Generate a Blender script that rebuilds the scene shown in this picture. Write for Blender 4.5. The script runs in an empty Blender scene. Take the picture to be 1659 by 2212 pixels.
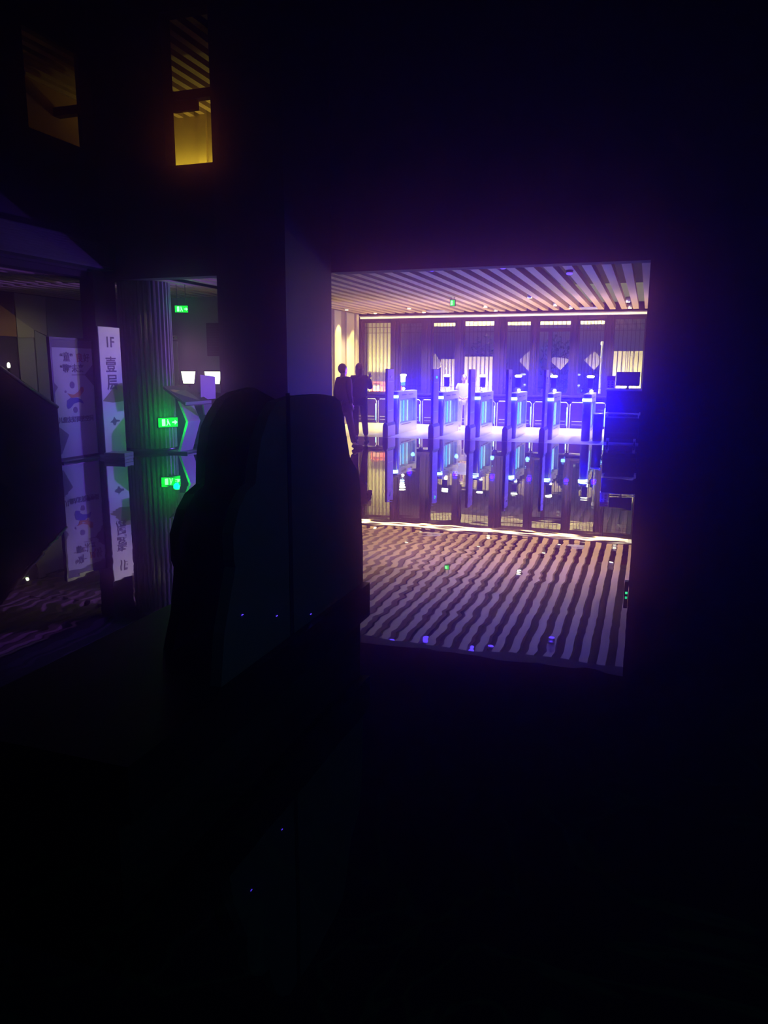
import bpy, bmesh, math, random
from mathutils import Vector, Matrix

random.seed(7)
C = bpy.context.scene.collection
PI = math.pi
sc = bpy.context.scene

# ------------------------------------------------------------------ camera, exposure, world
cam_d = bpy.data.cameras.new('camera')
cam_d.sensor_fit = 'AUTO'
cam_d.sensor_width = 36.0
cam_d.lens = 1623.8 / 2212 * 36.0
cam_d.clip_end = 200
cam = bpy.data.objects.new('camera', cam_d)
C.objects.link(cam)
cam.matrix_world = (Matrix.Translation((0, 0, 1.62)) @ Matrix.Rotation(math.radians(19.0616), 4, 'Z')
                    @ Matrix.Rotation(math.radians(90 - 10.8211), 4, 'X') @ Matrix.Rotation(math.radians(0.2787), 4, 'Z'))
sc.camera = cam
sc.view_settings.view_transform = 'Standard'
sc.view_settings.look = 'None'
sc.view_settings.exposure = 0.0
sc.view_settings.gamma = 1.0
sc.view_settings.use_curve_mapping = False
cy = sc.cycles
cy.use_denoising = True
cy.adaptive_threshold = 0.03
cy.max_bounces = 6
cy.diffuse_bounces = 2
cy.glossy_bounces = 3
cy.transmission_bounces = 4
cy.volume_bounces = 1
cy.transparent_max_bounces = 8
cy.caustics_reflective = False
cy.caustics_refractive = False
cy.sample_clamp_indirect = 4.0

wd = bpy.data.worlds.new('night')
sc.world = wd
wd.use_nodes = True
wd.node_tree.nodes['Background'].inputs[0].default_value = (0.004, 0.004, 0.012, 1)
wd.node_tree.nodes['Background'].inputs[1].default_value = 0.05


def lamp(name, kind, loc, power, color, to=None, size=0.1, size_y=None, spot=None, blend=0.5, spread=None):
    d = bpy.data.lights.new(name, kind)
    d.energy = power
    d.color = color
    if kind == 'AREA':
        d.shape = 'RECTANGLE'
        d.size = size
        d.size_y = size_y if size_y else size
        if spread:
            d.spread = math.radians(spread)
    else:
        d.shadow_soft_size = size
    if kind == 'SPOT':
        d.spot_size = math.radians(spot)
        d.spot_blend = blend
    o = bpy.data.objects.new(name, d)
    C.objects.link(o)
    o.location = loc
    if to is not None:
        o.rotation_euler = (Vector(to) - Vector(loc)).to_track_quat('-Z', 'Y').to_euler()
    return o


DOWN_P = 680
BLUE = (0.0003, 0.0, 1.0)
# recessed downlights along the entrance, pooling on the pale floor
for k_, x_ in enumerate((-7.4, -6.3, -5.2, -4.1, -3.0, -1.9, -0.8)):
    lamp('downlight_beam', 'SPOT', (x_, 20.55, 3.15), DOWN_P, (1.0, 0.80, 0.50), to=(x_, 20.45, 0.0), spot=120, blend=0.9, size=0.03)
# upward wash of the same fitting on the slats
lamp('strip_uplight', 'AREA', (-4.25, 21.55, 3.06), 11, (1.0, 0.54, 0.24), to=(-4.25, 15.5, 4.2), size=8.0, size_y=0.05)

# faint teal light from a sign high on the lobby's right, out of frame
lamp('lobby_teal', 'POINT', (3.2, 1.2, 3.4), 34, (0.25, 0.55, 1.0), size=0.1)

# ------------------------------------------------------------------ materials
MATS = {}


def mat(name, base, rough=0.5, metal=0.0, emis=None, estr=0.0, vary=0.08, scale=18.0, spec=0.5, coat=0.0):
    if name in MATS:
        return MATS[name]
    m = bpy.data.materials.new(name)
    m.use_nodes = True
    nt = m.node_tree
    b = nt.nodes['Principled BSDF']
    b.inputs['Roughness'].default_value = rough
    b.inputs['Metallic'].default_value = metal
    b.inputs['Specular IOR Level'].default_value = spec
    b.inputs['Coat Weight'].default_value = coat
    tc = nt.nodes.new('ShaderNodeTexCoord')
    nz = nt.nodes.new('ShaderNodeTexNoise')
    nz.inputs['Scale'].default_value = scale
    nz.inputs['Detail'].default_value = 4
    nt.links.new(tc.outputs['Object'], nz.inputs['Vector'])
    mx = nt.nodes.new('ShaderNodeMix')
    mx.data_type = 'RGBA'
    lo = [max(0, c * (1 - vary)) for c in base]
    hi = [min(1, c * (1 + vary)) for c in base]
    mx.inputs[6].default_value = (*lo, 1)
    mx.inputs[7].default_value = (*hi, 1)
    nt.links.new(nz.outputs['Fac'], mx.inputs[0])
    nt.links.new(mx.outputs[2], b.inputs['Base Color'])
    if emis:
        b.inputs['Emission Color'].default_value = (*emis, 1)
        b.inputs['Emission Strength'].default_value = estr
    MATS[name] = m
    return m


def polished_floor(name, dark, light, refl, ripple, vein=(0.035, 0.075, 0.035), rough=0.015):
    m = bpy.data.materials.new(name)
    m.use_nodes = True
    nt = m.node_tree
    nt.nodes.clear()
    L = nt.links.new
    N = nt.nodes.new
    out = N('ShaderNodeOutputMaterial')
    tc = N('ShaderNodeTexCoord')
    n1 = N('ShaderNodeTexNoise')
    n1.inputs['Scale'].default_value = 1.3
    n1.inputs['Detail'].default_value = 8
    n1.inputs['Distortion'].default_value = 1.5
    L(tc.outputs['Object'], n1.inputs['Vector'])
    rp = N('ShaderNodeValToRGB')
    rp.color_ramp.elements[0].position = 0.485
    rp.color_ramp.elements[0].color = (*dark, 1)
    rp.color_ramp.elements[1].position = 0.54
    rp.color_ramp.elements[1].color = (*dark, 1)
    e = rp.color_ramp.elements.new(0.51)
    e.color = (*vein, 1)  # stone veins, with the tint of green light put into their colour
    L(n1.outputs['Fac'], rp.inputs[0])
    dif = N('ShaderNodeBsdfDiffuse')
    L(rp.outputs[0], dif.inputs['Color'])
    # shallow unevenness of polished slabs
    mp = N('ShaderNodeMapping')
    mp.inputs['Scale'].default_value = (1.0, 1.7, 1.0)
    mp.inputs['Rotation'].default_value = (0, 0, 0.5)
    L(tc.outputs['Object'], mp.inputs['Vector'])
    n2 = N('ShaderNodeTexNoise')
    n2.inputs['Scale'].default_value = 2.4
    n2.inputs['Detail'].default_value = 1.0
    L(mp.outputs['Vector'], n2.inputs['Vector'])
    bp = N('ShaderNodeBump')
    bp.inputs['Strength'].default_value = 1.0
    bp.inputs['Distance'].default_value = ripple
    L(n2.outputs['Fac'], bp.inputs['Height'])
    gl = N('ShaderNodeBsdfGlossy')
    gl.inputs['Color'].default_value = (*light, 1)
    gl.inputs['Roughness'].default_value = rough
    L(bp.outputs['Normal'], gl.inputs['Normal'])
    fr = N('ShaderNodeLayerWeight')
    fr.inputs['Blend'].default_value = refl
    mx = N('ShaderNodeMixShader')
    L(fr.outputs['Facing'], mx.inputs[0])
    L(dif.outputs[0], mx.inputs[1])
    L(gl.outputs[0], mx.inputs[2])
    L(mx.outputs[0], out.inputs['Surface'])
    return m


def thin_glass(name, tint, refl=0.12):
    m = bpy.data.materials.new(name)
    m.use_nodes = True
    nt = m.node_tree
    nt.nodes.clear()
    L = nt.links.new
    N = nt.nodes.new
    out = N('ShaderNodeOutputMaterial')
    tr = N('ShaderNodeBsdfTransparent')
    tr.inputs['Color'].default_value = (*tint, 1)
    gl = N('ShaderNodeBsdfGlossy')
    gl.inputs['Roughness'].default_value = 0.01
    tc = N('ShaderNodeTexCoord')
    nz = N('ShaderNodeTexNoise')
    nz.inputs['Scale'].default_value = 1.5
    L(tc.outputs['Object'], nz.inputs['Vector'])
    bp = N('ShaderNodeBump')
    bp.inputs['Distance'].default_value = 0.0006
    L(nz.outputs['Fac'], bp.inputs['Height'])
    L(bp.outputs['Normal'], gl.inputs['Normal'])
    mx = N('ShaderNodeMixShader')
    mx.inputs[0].default_value = refl
    L(tr.outputs[0], mx.inputs[1])
    L(gl.outputs[0], mx.inputs[2])
    L(mx.outputs[0], out.inputs['Surface'])
    return m


def wood(name, a, b, stretch=(14, 0.7, 14), rough=0.55):
    m = mat(name, a, rough)
    nt = m.node_tree
    mx = [n for n in nt.nodes if n.type == 'MIX'][0]
    nz = [n for n in nt.nodes if n.type == 'TEX_NOISE'][0]
    mx.inputs[6].default_value = (*a, 1)
    mx.inputs[7].default_value = (*b, 1)
    tc = [n for n in nt.nodes if n.type == 'TEX_COORD'][0]
    mp = nt.nodes.new('ShaderNodeMapping')
    mp.inputs['Scale'].default_value = stretch
    nt.links.new(tc.outputs['Object'], mp.inputs['Vector'])
    nt.links.new(mp.outputs['Vector'], nz.inputs['Vector'])
    nz.inputs['Scale'].default_value = 1.0
    return m


M_floor = polished_floor('polished_dark_stone', (0.010, 0.011, 0.012), (0.80, 0.78, 0.80), 0.62, 0.0009)
M_pale = mat('pale_entrance_stone', (0.80, 0.66, 0.50), 0.25, vary=0.12, scale=3)
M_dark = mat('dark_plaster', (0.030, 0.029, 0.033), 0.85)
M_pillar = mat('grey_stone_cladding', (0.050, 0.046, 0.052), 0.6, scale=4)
M_black = mat('black_lacquer', (0.012, 0.012, 0.014), 0.35)
M_blackm = mat('matte_black', (0.010, 0.010, 0.011), 0.9)
M_slat = wood('oak_slat', (0.52, 0.34, 0.22), (0.72, 0.50, 0.34))
M_plenum = mat('dark_plenum', (0.02, 0.018, 0.02), 0.9)
M_frame = mat('bronze_window_frame', (0.030, 0.018, 0.024), 0.6, 0.0, spec=0.15)
M_glass = thin_glass('window_glass', (0.80, 0.78, 0.84), 0.10)
M_pglass = thin_glass('clear_glass', (0.90, 0.95, 0.98), 0.10)
M_cream = mat('cream_fluted_screen', (0.86, 0.74, 0.50), 0.6, vary=0.05)
M_creamd = mat('tan_groove', (0.40, 0.30, 0.20), 0.7)
M_beige = mat('beige_wall_panel', (0.66, 0.54, 0.44), 0.6)
M_mauve = mat('mauve_wall_panel', (0.34, 0.25, 0.28), 0.6)
M_steel = mat('brushed_steel', (0.56, 0.54, 0.60), 0.32, 0.65, vary=0.12, scale=40)
M_gate = mat('grey_gate_panel', (0.46, 0.30, 0.50), 0.42, 0.1)
M_gateside = mat('charcoal_gate_edge', (0.05, 0.045, 0.06), 0.4)
M_ring = mat('led_ring_white_blue', (0.5, 0.7, 1), 0.4, emis=(0.35, 0.62, 1.0), estr=9)
M_cyan = mat('cyan_led_glow', (0.5, 0.9, 1), 0.4, emis=(0.12, 0.55, 1.0), estr=1.6)
M_wtube = mat('white_led_tube', (0.9, 0.9, 1), 0.4, emis=(0.55, 0.8, 1.0), estr=1.3)
M_white = mat('warm_white_lamp', (1, 1, 0.9), 0.4, emis=(1.0, 0.94, 0.80), estr=6)
M_strip = mat('strip_light_diffuser', (1, 0.95, 0.85), 0.4, emis=(1.0, 0.82, 0.64), estr=0.95)
M_screen = mat('lit_screen', (0.9, 0.9, 0.8), 0.3, emis=(1.0, 1.0, 0.86), estr=3.0)
M_screenb = mat('lit_screen_blue', (0.2, 0.4, 0.8), 0.3, emis=(0.10, 0.35, 0.9), estr=1.2)
M_green = mat('green_sign_face', (0.0, 0.5, 0.05), 0.5, emis=(0.0, 1.0, 0.06), estr=0.9)
M_greenw = mat('green_sign_symbol', (0.6, 1, 0.7), 0.5, emis=(0.30, 1.0, 0.45), estr=3.0)
M_bglow = mat('small_blue_glow', (0.1, 0.05, 1), 0.5, emis=(0.08, 0.03, 1.0), estr=4.0)
M_gled = mat('small_green_led', (0.1, 1, 0.4), 0.5, emis=(0.05, 0.9, 0.45), estr=1.0)
M_red = mat('dull_red_panel', (0.42, 0.07, 0.07), 0.6)
M_outdark = mat('night_garden_wall', (0.30, 0.29, 0.31), 0.8)
M_leaf = mat('dark_leaves', (0.03, 0.09, 0.03), 0.6, vary=0.5, scale=6)
M_alu = mat('aluminium', (0.75, 0.73, 0.72), 0.3, 0.8)
M_paper = mat('white_paper', (0.85, 0.80, 0.78), 0.7)
M_skin = mat('skin', (0.55, 0.33, 0.25), 0.55)
M_hair = mat('black_hair', (0.010, 0.009, 0.010), 0.5)
M_hairb = mat('brown_hair', (0.05, 0.03, 0.03), 0.5)
M_coat = mat('black_coat', (0.014, 0.013, 0.018), 0.9)
M_trous = mat('black_trousers', (0.010, 0.010, 0.014), 0.9)
M_shoe = mat('dark_shoe', (0.02, 0.02, 0.02), 0.6)
M_wshirt = mat('white_cotton', (0.92, 0.88, 0.90), 0.8)
M_wpants = mat('white_trousers', (0.88, 0.78, 0.82), 0.8)
M_led_gate = M_bglow


# ------------------------------------------------------------------ mesh builder
class MB:
    def __init__(s):
        s.bm = bmesh.new()

    def box(s, lo, hi, bev=0.0, mi=0, rot=None):
        x0, y0, z0 = lo
        x1, y1, z1 = hi
        vs = [s.bm.verts.new(p) for p in ((x0, y0, z0), (x1, y0, z0), (x1, y1, z0), (x0, y1, z0), (x0, y0, z1), (x1, y0, z1), (x1, y1, z1), (x0, y1, z1))]
        fs = [s.bm.faces.new([vs[i] for i in f]) for f in ((0, 3, 2, 1), (4, 5, 6, 7), (0, 1, 5, 4), (1, 2, 6, 5), (2, 3, 7, 6), (3, 0, 4, 7))]
        for f in fs:
            f.material_index = mi
        if rot is not None:
            bmesh.ops.transform(s.bm, matrix=rot, verts=vs)
        if bev:
            es = list({e for f in fs for e in f.edges})
            r = bmesh.ops.bevel(s.bm, geom=es, offset=bev, segments=2, affect='EDGES', profile=0.5)
            for f in r['faces']:
                f.material_index = mi
        return s

    def prism(s, pts, axis, t0, t1, mi=0):
        """polygon pts (2D) extruded along axis ('x': pts are (y,z); 'y': (x,z); 'z': (x,y))"""
        def P(a, b, t):
            return (t, a, b) if axis == 'x' else (a, t, b) if axis == 'y' else (a, b, t)
        v0 = [s.bm.verts.new(P(a, b, t0)) for a, b in pts]
        v1 = [s.bm.verts.new(P(a, b, t1)) for a, b in pts]
        n = len(pts)
        fs = [s.bm.faces.new(v0[::-1]), s.bm.faces.new(v1)]
        for i in range(n):
            fs.append(s.bm.faces.new((v0[i], v0[(i + 1) % n], v1[(i + 1) % n], v1[i])))
        for f in fs:
            f.material_index = mi
        bmesh.ops.recalc_face_normals(s.bm, faces=fs)
        return s

    def lathe(s, prof, c=(0, 0, 0), n=24, mi=0, sx=1.0, sy=1.0, smooth=True):
        rings = []
        for r, z in prof:
            rings.append([s.bm.verts.new((c[0] + sx * r * math.cos(2 * PI * k / n), c[1] + sy * r * math.sin(2 * PI * k / n), c[2] + z)) for k in range(n)])
        fs = []
        for a, b in zip(rings, rings[1:]):
            for k in range(n):
                fs.append(s.bm.faces.new((a[k], a[(k + 1) % n], b[(k + 1) % n], b[k])))
        for f in fs:
            f.smooth = smooth
        fs.append(s.bm.faces.new(rings[0][::-1]))
        fs.append(s.bm.faces.new(rings[-1]))
        for f in fs:
            f.material_index = mi
        return s

    def tube(s, pts, r, n=8, mi=0):
        pts = [Vector(p) for p in pts]
        rings = []
        for i, p in enumerate(pts):
            d = (pts[min(i + 1, len(pts) - 1)] - pts[max(i - 1, 0)]).normalized()
            a = d.orthogonal().normalized() if abs(d.z) > 0.9 else d.cross(Vector((0, 0, 1))).normalized()
            b = d.cross(a)
            rr = r[i] if isinstance(r, (list, tuple)) else r
            rings.append([s.bm.verts.new(p + a * rr * math.cos(2 * PI * k / n) + b * rr * math.sin(2 * PI * k / n)) for k in range(n)])
        fs = []
        for a, b in zip(rings, rings[1:]):
            for k in range(n):
                fs.append(s.bm.faces.new((a[k], a[(k + 1) % n], b[(k + 1) % n], b[k])))
        for f in fs:
            f.smooth = True
        fs.append(s.bm.faces.new(rings[0][::-1]))
        fs.append(s.bm.faces.new(rings[-1]))
        for f in fs:
            f.material_index = mi
        bmesh.ops.recalc_face_normals(s.bm, faces=fs)
        return s

    def quad(s, pts, mi=0):
        f = s.bm.faces.new([s.bm.verts.new(p) for p in pts])
        f.material_index = mi
        return s

    def slab(s, pts, d, mi=0):
        """a flat 3D polygon thickened by the vector d"""
        d = Vector(d)
        v0 = [s.bm.verts.new(p) for p in pts]
        v1 = [s.bm.verts.new(Vector(p) + d) for p in pts]
        n = len(pts)
        fs = [s.bm.faces.new(v0), s.bm.faces.new(v1[::-1])]
        for i in range(n):
            fs.append(s.bm.faces.new((v0[i], v1[i], v1[(i + 1) % n], v0[(i + 1) % n])))
        for f in fs:
            f.material_index = mi
        bmesh.ops.recalc_face_normals(s.bm, faces=fs)
        return s

    def ball(s, c, r, n=12, mi=0):
        mt = Matrix.Translation(c) @ Matrix.Diagonal((r[0], r[1], r[2], 1))
        res = bmesh.ops.create_uvsphere(s.bm, u_segments=n, v_segments=max(6, n * 2 // 3), radius=1, matrix=mt)
        for v in res['verts']:
            for f in v.link_faces:
                f.material_index = mi
                f.smooth = True
        return s

    def build(s, name, ms, parent=None, loc=(0, 0, 0)):
        me = bpy.data.meshes.new(name)
        s.bm.to_mesh(me)
        s.bm.free()
        for m in (ms if isinstance(ms, (list, tuple)) else [ms]):
            me.materials.append(m)
        o = bpy.data.objects.new(name, me)
        C.objects.link(o)
        o.location = loc
        if parent is not None:
            o.parent = parent
        return o


def thing(name, label, cat, loc=(0, 0, 0), rz=0.0, group=None):
    o = bpy.data.objects.new(name, None)
    C.objects.link(o)
    o.location = loc
    o.rotation_euler = (0, 0, rz)
    return tag(o, label, cat, group)


def tag(o, label, cat, group=None):
    o['label'] = label
    o['category'] = cat
    if group:
        o['group'] = group
    return o


def struct(o):
    o['kind'] = 'structure'
    return o


def copy_tree(src, loc, label, group=None):
    def rec(o, parent):
        c = o.copy()
        C.objects.link(c)
        c.parent = parent
        for ch in kids[o]:
            rec(ch, c)
        return c
    kids = {}
    stack = [src]
    while stack:
        o = stack.pop()
        kids[o] = [x for x in C.objects if x.parent == o]
        stack += kids[o]
    r = rec(src, None)
    r.location = loc
    r['label'] = label
    if group:
        r['group'] = group
    return r


def text_mesh(body, size, m, parent, name='lettering', loc=(0, 0, 0), rot=(PI / 2, 0, PI / 2), align='CENTER', ext=0.002, bold=0.0, shear=0.0):
    c = bpy.data.curves.new('txt', 'FONT')
    c.body = body
    c.size = size
    c.align_x = align
    c.align_y = 'CENTER'
    c.extrude = ext
    c.offset = bold
    c.shear = shear
    c.resolution_u = 3
    t = bpy.data.objects.new('txt', c)
    C.objects.link(t)
    dg = bpy.context.evaluated_depsgraph_get()
    me = bpy.data.meshes.new_from_object(t.evaluated_get(dg))
    bpy.data.objects.remove(t)
    me.materials.clear()
    me.materials.append(m)
    o = bpy.data.objects.new(name, me)
    C.objects.link(o)
    o.location = loc
    o.rotation_euler = rot
    o.parent = parent
    return o


# ------------------------------------------------------------------ the setting: lobby shell
struct(MB().box((-16, -3, -0.3), (6, 17.0, 0)).build('floor', M_floor))
struct(MB().box((-16, 17.0, -0.3), (6, 21.9, 0)).build('floor_entrance', M_pale))

W = MB()   # the wall that faces the camera, with the large opening on the right
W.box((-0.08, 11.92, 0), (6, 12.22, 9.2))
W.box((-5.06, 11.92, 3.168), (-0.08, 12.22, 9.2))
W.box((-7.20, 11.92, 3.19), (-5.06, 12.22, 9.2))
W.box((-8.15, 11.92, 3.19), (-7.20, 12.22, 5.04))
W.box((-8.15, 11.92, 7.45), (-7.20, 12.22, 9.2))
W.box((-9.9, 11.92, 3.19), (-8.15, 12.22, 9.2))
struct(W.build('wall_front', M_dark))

P = MB()
P.box((-6.20, 10.23, 0), (-5.06, 11.919, 9.2))
struct(P.build('wall_pillar', M_pillar))

S = MB()   # left side wall with a wide opening and an upper window
S.box((-9.68, -3, 0), (-9.6, 7.0, 9.2))
S.box((-9.68, 7.0, 3.30), (-9.6, 12.22, 5.37))
S.box((-9.68, 7.0, 5.37), (-9.6, 10.35, 9.2))
S.box((-9.68, 11.60, 5.37), (-9.6, 11.92, 9.2))
S.box((-9.68, 10.35, 6.9), (-9.6, 11.6, 9.2))
S.box((-9.9, 11.62, 0), (-9.6, 12.22, 3.30))
struct(S.build('wall_left', M_dark))
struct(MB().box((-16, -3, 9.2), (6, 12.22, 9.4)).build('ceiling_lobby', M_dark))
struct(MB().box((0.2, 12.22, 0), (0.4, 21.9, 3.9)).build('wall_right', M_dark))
struct(MB().box((-0.06, 12.22, 0), (0.2, 21.9, 3.9)).build('wall_right_lining', M_beige))

struct(MB().box((-9.985, 6.0, 3.2), (-9.685, 11.61, 3.9)).build('trim_11', M_dark))  # dark fascia added to block blue light on the slat side
# ribbed bulkhead along the left wall
B = MB()
B.box((-9.6, 6.0, 3.34), (-9.32, 11.919, 3.80))
for k in range(11):
    B.box((-9.32, 6.0, 3.37 + 0.039 * k), (-9.305, 11.919, 3.39 + 0.039 * k))
struct(B.build('trim_1', M_pillar))

# slatted ceiling of the entrance hall and the rooms left of it
def slats(z, x_hi, x_lo, y0, y1, h=0.11, wd_=0.145, pitch=0.295):
    m = MB()
    x = x_hi
    while x > x_lo:
        m.box((x - wd_ / 2, y0, z), (x + wd_ / 2, y1, z + h))
        x -= pitch
    return m


struct(slats(3.2, -0.137, -8.4, 12.225, 21.60).build('ceiling', M_slat))
struct(slats(3.2, -8.397, -13.2, 12.225, 15.6).build('ceiling_left', M_slat))
struct(slats(3.2, -9.99, -13.2, 6.5, 12.22).build('ceiling_side', M_slat))
struct(MB().box((-16, 12.225, 3.9), (0.4, 21.9, 4.0)).box((-16, 6.5, 3.9), (-9.9, 12.22, 4.0)).build('ceiling_plenum', M_plenum))

# left flank of the hall: striped wall panels, and the green-grey wall behind the kiosk
L_ = MB()
L_.box((-8.6, 15.5, 0), (-8.34, 21.9, 3.9))
struct(L_.build('wall_hall_left', M_mauve))
Lp = MB()
for y0, y1 in ((15.5, 16.4), (17.0, 17.8), (18.5, 19.35), (19.72, 20.2), (20.62, 21.2), (21.40, 21.6)):
    Lp.box((-8.34, y0, 0), (-8.28, y1, 3.2), 0.01)
struct(Lp.build('trim_2', M_beige))
M_greywall = mat('grey_green_wall', (0.30, 0.33, 0.31), 0.8)
struct(MB().box((-13.4, 15.5, 0), (-8.6, 15.7, 3.9)).build('wall_back_left', M_greywall))

# colour-block wall far left
struct(MB().box((-13.4, 6.0, 0), (-13.1, 15.5, 3.9)).build('wall_far_left', mat('dark_grey_wall', (0.06, 0.06, 0.07), 0.8)))
blocks = [
    ([(11.6, 2.26), (13.26, 2.26), (13.26, 2.70), (12.81, 2.93), (11.6, 3.5)], (0.55, 0.25, 0.06)),
    ([(13.28, 2.67), (13.76, 2.43), (14.14, 2.32), (14.18, 3.18), (13.28, 3.18)], (0.46, 0.36, 0.38)),
    ([(14.18, 0.0), (15.5, 0.0), (15.5, 3.18), (14.18, 3.18)], (0.24, 0.25, 0.31)),
    ([(13.28, 2.24), (13.76, 2.26), (13.76, 2.43), (13.28, 2.67)], (0.70, 0.56, 0.48)),
    ([(13.27, 0.0), (13.73, 0.0), (13.73, 2.25), (13.27, 2.23)], (0.50, 0.46, 0.50)),
    ([(13.76, 0.0), (14.14, 0.0), (14.11, 2.30), (13.78, 2.42)], (0.44, 0.43, 0.42)),
]
for i, (pts, col) in enumerate(blocks):
    pts = [(a, min(b, 3.19)) for a, b in pts]
    struct(MB().prism(pts, 'x', -13.1, -13.06).build('trim_%d' % (i + 3), mat('mural_colour_%d' % i, col, 0.7)))

# fluted round column between the signs and the kiosk
cbm = MB()
n = 96
cc, R0 = (-9.21, 12.56), 0.46
ring = []
for k in range(n):
    a = 2 * PI * k / n
    r = R0 + (0.026 if k % 3 == 0 else 0.026 if k % 3 == 1 else -0.012)
    ring.append((cc[0] + r * math.cos(a), cc[1] + r * math.sin(a)))
cbm.prism(ring, 'z', 0.08, 3.199)
struct(cbm.build('column', mat('fluted_grey_timber', (0.30, 0.26, 0.28), 0.5)))
struct(MB().lathe([(0.505, 0), (0.505, 0.07), (0.495, 0.08)], (cc[0], cc[1], 0), 48).build('baseboard_column', mat('dark_steel_skirting', (0.08, 0.08, 0.085), 0.25, 0.6)))

# the upper floor behind its windows
struct(MB().box((-16, 12.22, 4.6), (-4, 18, 4.8)).box((-16, 6.5, 4.6), (-9.9, 12.22, 4.8)).build('floor_upper', M_dark))
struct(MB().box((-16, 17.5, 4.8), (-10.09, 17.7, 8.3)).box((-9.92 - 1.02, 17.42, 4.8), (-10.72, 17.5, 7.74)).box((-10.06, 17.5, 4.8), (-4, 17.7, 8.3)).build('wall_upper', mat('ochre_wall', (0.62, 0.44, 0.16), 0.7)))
struct(slats(7.74, -4.2, -15.8, 12.225, 17.5, 0.12, 0.15, 0.33).build('ceiling_upper', M_slat))
struct(MB().box((-16, 6.5, 8.3), (-4, 17.7, 8.4)).build('ceiling_upper_plenum', M_plenum))
struct(MB().box((-16, 14.9, 7.18), (-4, 15.1, 7.36)).box((-10.0, 14.95, 6.98), (-9.4, 15.05, 7.36)).build('trim_9', M_blackm))
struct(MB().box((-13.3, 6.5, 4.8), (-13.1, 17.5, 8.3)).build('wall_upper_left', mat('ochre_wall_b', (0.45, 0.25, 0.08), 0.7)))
lamp('upper_strip', 'AREA', (-10.6, 17.2, 6.46), 15, (1.0, 0.66, 0.13), to=(-10.6, 17.36, 7.6), size=3.2, size_y=0.08)
lamp('upper_left_glow', 'AREA', (-12.6, 11.2, 5.6), 0.4, (1.0, 0.45, 0.08), to=(-13.1, 11.2, 6.4), size=1.5, size_y=0.1)

# ------------------------------------------------------------------ entrance window wall
posts = [(-8.34, -8.20), (-7.30, -7.08), (-6.32, -6.08), (-5.31, -5.11), (-4.21, -3.92), (-3.15, -3.01), (-2.06, -1.92), (-1.16, -0.97), (-0.16, -0.06)]
wb = MB()
for a, b in posts:
    wb.box((a, 21.70, 0.72), (b, 21.88, 3.1), 0.012)
    m_ = (a + b) / 2
    wb.box((m_ - 0.035, 21.66, 0.9), (m_ + 0.035, 21.70, 3.0), 0.01)
wb.box((-8.34, 21.72, 2.98), (-0.06, 21.88, 3.4))
wb.box((-8.34, 21.66, 0.84), (-0.06, 21.88, 0.90), 0.01)
wb.box((-8.34, 21.74, 0.0), (-0.06, 21.88, 0.84))
wb.box((-8.34, 21.69, 0.76), (-0.06, 21.74, 0.80), 0.008)
struct(wb.build('wall_back', M_frame))
for i in range(8):
    x0, x1 = posts[i][1], posts[i + 1][0]
    inner = i in (1, 2, 4, 5, 6)
    f = MB()
    w_ = 0.06 if inner else 0.03
    f.box((x0, 21.76, 0.90), (x0 + w_, 21.82, 2.98))
    f.box((x1 - w_, 21.76, 0.90), (x1, 21.82, 2.98))
    f.box((x0 + w_, 21.76, 2.98 - w_), (x1 - w_, 21.82, 2.98))
    f.box((x0 + w_, 21.76, 0.90), (x1 - w_, 21.82, 0.90 + w_))
    if i == 5:
        f.box((x0 + 0.30, 21.76, 0.96), (x0 + 0.40, 21.82, 2.70))
        f.box((x0 + w_, 21.76, 2.64), (x1 - w_, 21.82, 2.74))
    fo = struct(f.build('window_%d' % (i + 1), M_frame))
    g = MB().box((x0 + w_, 21.785, 0.90 + w_), (x1 - w_, 21.795, 2.98 - w_)).build('pane', M_glass, fo)
    lt = MB()
    nb = 6
    for k in range(1, nb + 1):
        x = x0 + w_ + (x1 - x0 - 2 * w_) * k / (nb + 1)
        lt.box((x - 0.007, 21.81, 0.9), (x + 0.007, 21.824, 2.98))
        if 0 < i < 7 and i != 3:
            lt.box((x + 0.055, 21.812, 0.9), (x + 0.062, 21.822, 2.75))
    for z in (2.82, 2.66):
        lt.box((x0 + w_, 21.81, z - 0.007), (x1 - w_, 21.824, z + 0.007))
    lt.box((x0 + w_, 21.81, 1.10), (x1 - w_, 21.824, 1.115))
    lt.build('lattice', M_blackm, fo)

# bright diffuser of the linear light above the windows
ll = thing('linear_light', 'long thin warm strip light running above the entrance windows', 'strip light', (-4.2, 21.62, 3.06))
MB().box((-4.05, -0.03, 0.012), (4.05, 0.03, 0.055), 0.008).build('diffuser', M_strip, ll)
MB().box((-4.07, -0.04, 0.055), (4.07, 0.06, 0.085)).box((-4.07, 0.03, 0.0), (4.07, 0.06, 0.055)).build('housing', M_alu, ll)

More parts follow.
